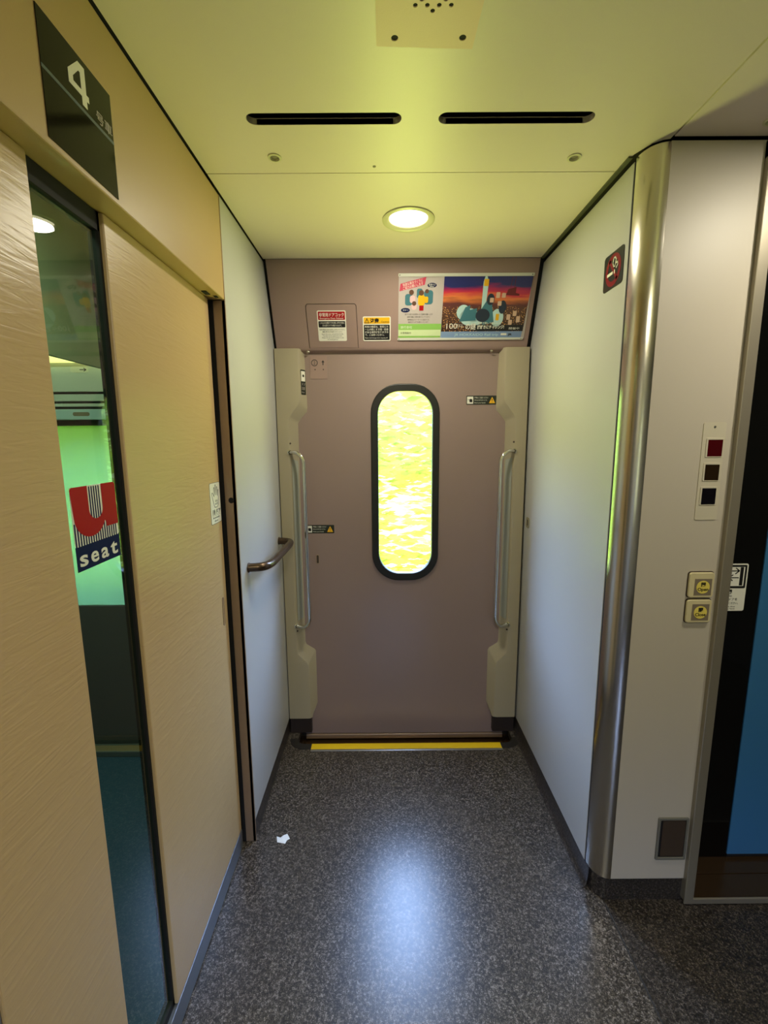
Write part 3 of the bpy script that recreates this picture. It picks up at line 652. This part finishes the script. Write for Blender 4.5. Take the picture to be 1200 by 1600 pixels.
# dark handrail on the left white panel
t = thing('handrail', 'short dark bronze handrail on the left white panel', 'handrail', (L, 1.75, 1.0))
finish('rail_tube', tube([(L + .001, 1.535, 1.012), (L + .052, 1.545, 1.012), (L + .066, 1.600, 1.010), (L + .066, 1.915, 1.005), (L + .058, 1.985, 1.004), (L + .001, 2.000, 1.004)], .0155, 24, True, .035, 10), M_bronze, t, 50)
for y in (1.535, 2.0):
    finish('mounting_flange', lathe([(.0175, 0), (.0175, .003), (.0158, .005)], (L, y, 1.012 if y < 1.6 else 1.004), (1, 0, 0), 24), M_bronze, t, 40)

# ------------------------------------------------------------------ right side
# lock on right wall
FR = Fr((R, 0, 0), (0, -1, 0), (0, 0, 1))
t = thing('cabinet_lock', 'small oval steel lock at the far edge of the right white panel', 'lock', (R, 2.005, 1.05))
finish('escutcheon', FR.put(plate([rrect(-2.030, -1.985, 1.054, 1.102, .012)], .003, .001)), M_chrome, t)
finish('keyway', FR.put(plate([rrect(-2.011, -2.004, 1.064, 1.092, .003)], .0006), .003), M_black, t)
# no smoking sign
t = thing('no_smoking_sign', 'dark sign with red ring and white cigarette on the right white panel', 'sign', (R, 1.362, 1.873))
f = Fr((R, 1.418, 1.873), (0, -1, 0), (0, 0, 1)); w, h = .109, .098
finish('board', f.put(plate([rrect(0, w, 0, h, .010)], .0015)), M_grdark, t)
finish('red_ring', f.put(join([plate([circ(.0545, .049, .043, 40), circ(.0545, .049, .030, 40)], .0004), plate([[(.028, .076), (.035, .082), (.083, .022), (.076, .016)]], .0004)]), .0015), M_darkred, t)
finish('cigarette', f.put(join([plate([[(.022, .038), (.054, .038), (.054, .046), (.022, .046)]], .0003), plate([rrect(.061, .066, .037, .047)], .0003)]), .002), M_paper, t)
finish('smoke_curl', f.put(join([stroke([(.072, .050), (.080, .056), (.078, .064), (.066, .062), (.064, .056), (.056, .058), (.052, .068), (.056, .080), (.064, .080), (.070, .072), (.066, .062)], .0036)]), .002), M_paper, t)

# steel quarter-round corner post
cx_, cy_ = XC + .004, YR + .003
rx, ry = XC + .004 - R, YR + .003 - YC
prof = []
for k in range(0, 17):
    a = PI / 2 * k / 16
    ex = 2.25
    ca, sa = math.cos(a), math.sin(a)
    prof.append((cx_ - rx * (ca ** (2 / ex)), cy_ - ry * (sa ** (2 / ex))))
rows = [[(x, y, z) for x, y in prof] for z in (ZB, .5, 1, 1.5, H - .008)]
tag(finish('corner_post', grid_mesh(rows), M_steel, None, 60), 'rounded brushed steel corner post right of the alcove', 'corner post')
structure('trim_7', boxes([(R + .002, R + .02, YR + .004, YR + .015, ZB - .01, H - .005)]), M_black, 'black joint between the right white panel and the steel post', 'trim')
pb = [(cx_ - (rx - .006) * math.cos(PI / 2 * k / 10), cy_ - (ry - .006) * math.sin(PI / 2 * k / 10)) for k in range(11)]
structure('baseboard_corner', grid_mesh([[(x, y, z) for x, y in pb] for z in (0, ZB + .004)]), M_floor2, 'dark skirting wrapped around the foot of the steel post', 'skirting', 60)
# corridor wall
XW = .945
FC = Fr((0, YC, 0), (1, 0, 0), (0, 0, 1))
structure('wall_corridor', boxes([(XC, XW, YC, YC + .014, ZB, H - .006)], .001), M_greyw, 'warm white wall panel beside the steel post', 'wall')
structure('baseboard_corridor', boxes([(XC - .01, XW, YC + .006, YC + .02, 0, ZB + .002)]), M_floor2, 'dark skirting under the warm white wall', 'skirting')
# steel frame of the opening
t = thing('opening_frame', 'grey steel frame around the opening at the right edge', 'door frame', (.95, 1.2, .0))
YF = 1.203
finish('upright', boxes([(.9365, .966, YF, YC + .03, .012, H - .008)], .0025), M_frame, t)
finish('reveal', boxes([(.960, .967, YC + .02, 1.36, .012, H)]), mat('dark_reveal', (52, 48, 42), .4, .5), t)
finish('head_rail', boxes([(.9365, XE, YF, YC + .03, H - .05, H - .008)], .0025), M_frame, t)
finish('bottom_edge', boxes([(.9365, XE, YF, YF + .006, .004, .022)], .001), M_frame, t)
t = thing('opening_sill', 'brown reflective metal sill at the foot of the blue door', 'sill', (1.5, 1.27, 0))
finish('sill_plate', boxes([(.966, XE, YF + .006, 1.288, .003, .019)], .0008), M_brownsteel, t)
finish('sill_plate', boxes([(.966, XE, 1.2905, 1.352, .003, .019)], .0008), M_brownsteel, t)
d3 = thing('door_3', 'blue door with black glossy edge behind the steel frame', 'door', (1.5, 1.35, .02), None, 'structure')
finish('black_edge', boxes([(.960, 1.180, 1.350, 1.36, .020, H)]), M_gloss, d3)
finish('blue_panel', boxes([(1.177, XE, 1.346, 1.36, .034, H)], .001), M_blue, d3)
finish('bottom_gap', boxes([(1.177, XE, 1.352, 1.36, .018, .035)]), M_black, d3)
# sticker on the black edge
t = thing('sliding_door_sticker', 'white sticker with two arrows on the black door edge', 'sticker', (1.07, 1.35, .913))
f = Fr((1.010, 1.350, .913), (1, 0, 0), (0, 0, 1)); w, h = .122, .153
finish('backing', f.put(plate([rrect(0, w, 0, h, .006)], .0006)), M_paper, t)
finish('pictogram_frame', f.put(plate([rrect(.004, w - .004, .074, h - .004, .004), rrect(.010, w - .010, .081, h - .010, .001)], .0004), .0006), M_ink, t)
finish('arrow', f.put(join([stroke([(.066, .130), (.094, .130)], .003), stroke([(.084, .139), (.095, .130), (.084, .121)], .003)]), .0006), M_ink, t)
finish('arrow', f.put(join([stroke([(.066, .108), (.094, .108)], .003), stroke([(.076, .117), (.065, .108), (.076, .099)], .003)]), .0006), M_ink, t)
finish('door_bar', f.put(plate([rrect(.098, .108, .083, h - .011)], .0004), .0006), M_ink, t)
finish('lettering', f.put(join([text('閉', .062, .056, .017, .016, bold=.0006), text('Close', .062, .047, .008, .018), text('手でドアを', .050, .034, .010, .048), text('開けてください。', .050, .022, .009, .052), text('Slide the door', .050, .012, .007, .044), text('open by hand.', .050, .005, .007, .044)]), .0006), M_ink, t)

# indicator plate
t = thing('indicator_panel', 'narrow vertical plate with red, amber and dark lamp lenses on the corridor wall', 'indicator panel', (.884, YC, 1.229))
f = FC
wins = [(.8675, .9145, 1.402, 1.446), (.8665, .9125, 1.338, 1.380), (.8645, .9105, 1.272, 1.316)]
finish('plate', f.put(plate([rrect(.854, .9145 + .0, 1.229, 1.492, .005)] , .0015)), M_indpl, t)
for (x0, x1, z0, z1), m_, nm in zip(wins, (M_redlens, M_amber, M_dark), ('red lens', 'amber lens', 'dark lens')):
    x1 -= .005
    rm = finish('lens_bezel', f.put(plate([rrect(x0 - .003, x1 + .001, z0 - .002, z1 + .005, .003), rrect(x0 + .002, x1 - .001, z0, z1, .001)], .002, .0005), .001), M_indpl, t)
    ln = finish('lens', f.put(plate([rrect(x0 + .002, x1 - .001, z0, z1, .001)], .0015), .0015), m_, rm); ln['label'] = nm
finish('plate_screw', f.put(plate([circ(.884, 1.480, .003, 14)], .0008), .0015), M_dgrey, t)

# open / close buttons
for z0, z1, kan, word, lab in ((1.008, 1.083, '開', 'Open', 'cream push button with yellow disc reading Open'), (.934, 1.004, '閉', 'Close', 'cream push button with yellow disc reading Close, below the Open one')):
    t = thing('door_button', lab, 'button', (.888, YC, z0), 'door push buttons on the corridor wall')
    finish('button_shadow_gap', f.put(plate([rrect(.852, .926, z0 - .002, z1, .009)], .0006)), M_hatchd, t)
    finish('button_housing', f.put(plate([rrect(.854, .924, z0, z1 - .0025, .008)], .007, .0022), .0006), M_cream, t)
    sq = finish('button_face', f.put(plate([rrect(.869, .917, z0 + .007, z0 + .055)], .0006), .0076), M_btn, t)
    dc = finish('button_disc', f.put(plate([circ(.893, z0 + .031, .0185, 32)], .0006), .0082), M_btny, sq)
    finish('lettering', f.put(join([text(kan, .8865, z0 + .034, .0125, .0125, bold=.0008), text(word, .878, z0 + .0205, .0125, .030, bold=.0003)]), .0088), M_ink, dc)
# flap box near floor
t = thing('wall_socket_box', 'small brown flap in a grey frame low on the corridor wall', 'socket cover', (.888, YC, .15))
finish('frame', f.put(plate([rrect(.838, .932, .155, .302, .004), rrect(.8455, .925, .163, .294, .002)], .005, .0012)), mat('grey_box_frame', (104, 102, 92), .4), t)
finish('recess_back', f.put(plate([rrect(.845, .926, .162, .295)], .0004)), M_black, t)
finish('flap', f.put(plate([rrect(.853, .923, .167, .291, .001)], .0025, .0006), .0006), M_hatchd, t)

# scrap of paper on the floor
pts = [(-.403, 1.463), (-.392, 1.455), (-.378, 1.466), (-.366, 1.475), (-.352, 1.452), (-.362, 1.446), (-.366, 1.434), (-.396, 1.438)]
bm = bmesh.new(); vs = [bm.verts.new((x, y, .0015 + .006 * random.random())) for x, y in pts]; cvt = bm.verts.new((-.380, 1.450, .009))
for a, b in zip(vs, vs[1:] + vs[:1]): bm.faces.new((cvt, a, b))
ret = bmesh.ops.extrude_face_region(bm, geom=bm.faces[:]); bmesh.ops.translate(bm, vec=(0, 0, -.0012), verts=[g for g in ret['geom'] if isinstance(g, bmesh.types.BMVert)])
bmesh.ops.recalc_face_normals(bm, faces=bm.faces[:])
me = newmesh(); bm.to_mesh(me); bm.free()
tag(finish('paper_scrap', me, M_scrap), 'torn white scrap of paper on the floor before the left panel', 'paper')

# ------------------------------------------------------------------ saloon seen through the glass strip
structure('window_1', Fr((0, 2.125, 0), (1, 0, 0), (0, 0, 1)).put(plate([rrect(-2.3, -.9, .70, 1.53, .08)], .004)), M_glass, 'wide saloon window seen through the glass strip', 'window')
structure('wall_saloon', Fr((0, 1.96, 0), (1, 0, 0), (0, 0, 1)).put(plate([rrect(-4.2, L - .07, 0, H), rrect(-2.28, -.92, .715, 1.522, .05)], .15), -.15), M_sal, 'saloon side wall around the wide window', 'wall')
structure('wall_saloon_top', boxes([(-4.2, L - .07, 1.93, 1.959, 1.66, 1.80)]), M_salw, 'pale panel over the saloon window', 'wall')
t = thing('luggage_rack', 'pale luggage rack edge over the saloon window', 'luggage rack', (-1.8, 1.9, 1.55))
finish('front_rail', boxes([(-3.8, L - .075, 1.93, 1.955, 1.545, 1.588)], .003), mat('rack_pale_blue', (176, 205, 214), .4), t)
finish('side_rail', boxes([(-3.8, L - .075, 1.94, 1.955, 1.600, 1.612), (-3.8, L - .075, 1.94, 1.955, 1.622, 1.650)], .002), M_salw, t)
finish('grip_slot', Fr((-1.26, 1.93, 1.568), (1, 0, 0), (0, 0, 1)).put(plate([rrect(-.035, .035, -.008, .008, .0075)], .001)), M_scup, t)
t = thing('seat_number_sign', 'small pale sign with an arrow in the saloon', 'sign', (-1.25, 1.93, 1.73))
f = Fr((-1.285, 1.93, 1.735), (1, 0, 0), (0, 0, 1))
finish('board', f.put(plate([rrect(0, .075, 0, .024, .01)], .001)), M_paper, t)
finish('arrow', f.put(join([stroke([(.040, .012), (.064, .012)], .003), stroke([(.056, .018), (.065, .012), (.056, .006)], .003)]), .001), M_ink, t)
structure('trim_8', boxes([(-4.2, L - .07, 1.90, 1.957, 1.775, 1.83)]), M_warm, 'warm lit cove strip in the saloon', 'trim')
structure('trim_9', boxes([(-4.2, L - .07, 1.90, 1.957, .0, .03)], .004), mat('grey_heater_rail', (120, 128, 128), .4, .6), 'grey rail along the foot of the saloon wall', 'trim')
structure('wall_bulkhead', boxes([(-1.015, -1.0, .25, 1.90, 1.712, H + .05)]), M_bulk, 'grey green bulkhead inside the saloon door', 'wall')
ld = bpy.data.lights.new('saloon_fill', 'AREA'); ld.shape = 'RECTANGLE'; ld.size = 2.4; ld.size_y = .12; ld.energy = SALOON_W; ld.color = (1, .88, .66)  # unseen lamp added to light the saloon interior
lo = bpy.data.objects.new('saloon_fill', ld); C.objects.link(lo); lo.location = (-2.2, 1.2, H - .02)

m_bl = bpy.data.materials.new('added_blind_cloth'); m_bl.use_nodes = True; n_ = m_bl.node_tree; n_.nodes.clear()
o_ = n_.nodes.new('ShaderNodeOutputMaterial'); a_ = n_.nodes.new('ShaderNodeBsdfTranslucent'); a_.inputs[0].default_value = (.30, .36, .26, 1)
b_ = n_.nodes.new('ShaderNodeBsdfDiffuse'); b_.inputs[0].default_value = lin((190, 200, 180)); x_ = n_.nodes.new('ShaderNodeMixShader'); x_.inputs[0].default_value = .4
n_.links.new(a_.outputs[0], x_.inputs[1]); n_.links.new(b_.outputs[0], x_.inputs[2]); n_.links.new(x_.outputs[0], o_.inputs[0])
tag(finish('added_blind', boxes([(-2.29, -.91, 1.975, 1.979, .60, 1.53)]), m_bl), 'pale blind added to give an even glow in the saloon window behind the glass strip', 'blind')  # sheet added so the window reads smooth and evenly bright

ld = bpy.data.lights.new('bulkhead_fill', 'AREA'); ld.shape = 'DISK'; ld.size = .15; ld.energy = 7; ld.color = (1, .93, .8)  # unseen lamp added to brighten the bulkhead behind the glass
lo = bpy.data.objects.new('bulkhead_fill', ld); C.objects.link(lo); lo.location = (-.76, .9, H - .03)

# ------------------------------------------------------------------ outside: sunlit bank of foliage
def leaf_mat(name, rgb):
    m = bpy.data.materials.new(name); m.use_nodes = True; n = m.node_tree; n.nodes.clear()
    o = n.nodes.new('ShaderNodeOutputMaterial'); a = n.nodes.new('ShaderNodeBsdfDiffuse'); b = n.nodes.new('ShaderNodeBsdfTranslucent'); mx = n.nodes.new('ShaderNodeMixShader')
    nz = n.nodes.new('ShaderNodeTexNoise'); nz.inputs['Scale'].default_value = 3; t = n.nodes.new('ShaderNodeTexCoord'); n.links.new(t.outputs['Object'], nz.inputs[0])
    mc = n.nodes.new('ShaderNodeMix'); mc.data_type = 'RGBA'; mc.inputs[6].default_value = lin(rgb); mc.inputs[7].default_value = lin(tuple(min(255, v * 1.25) for v in rgb))
    n.links.new(nz.outputs[0], mc.inputs[0])
    for s_ in (a, b): n.links.new(mc.outputs[2], s_.inputs[0])
    n.links.new(a.outputs[0], mx.inputs[1]); n.links.new(b.outputs[0], mx.inputs[2]); n.links.new(mx.outputs[0], o.inputs[0]); return m
def foliage(n, y0, y1, x0, x1, z0, z1, seed):
    rnd = random.Random(seed); bm = bmesh.new()
    cl = [(rnd.uniform(x0, x1), rnd.uniform(y0, y1), rnd.uniform(z0, z1), rnd.uniform(.15, .5)) for _ in range(n // 45)]
    for cx0, cy0, cz0, cr in cl:
        for _ in range(45):
            c = Vector((cx0 + rnd.gauss(0, cr * 1.1), cy0 + rnd.gauss(0, cr * .6), cz0 + rnd.gauss(0, cr * .35)))
            s_ = rnd.uniform(.03, .07); ln_ = s_ * rnd.uniform(2.2, 4)
            d = Vector((rnd.choice((-1, 1)), rnd.uniform(-.5, .5), rnd.uniform(-.25, .2))).normalized()
            u = (Vector((rnd.uniform(-.4, .4), rnd.uniform(-1, 1), rnd.uniform(.2, 1)))); u = (u - d * u.dot(d)).normalized()
            w_ = d.cross(u).normalized() * 0 + u * s_ * .5
            p = [c - d * ln_ / 2, c + w_, c + d * ln_ / 2, c - w_]
            bm.faces.new([bm.verts.new(q) for q in p])
    me = newmesh(); bm.to_mesh(me); bm.free(); return me
tag(finish('foliage_bank', foliage(11000, 4.2, 5.4, -5.5, 3.5, -.2, 2.2, 3), leaf_mat('near_leaf', (96, 114, 44))), 'sunlit yellow green bushes outside the door window', 'foliage', None, 'stuff')  # leaf colour of the near bushes
tag(finish('foliage_bank', foliage(4000, 7.2, 8.6, -8, 5, -1.2, 3.0, 5), leaf_mat('far_leaf', (104, 124, 52))), 'greener bushes further back outside the window', 'foliage', None, 'stuff')  # slightly paler leaf colour for the far bushes
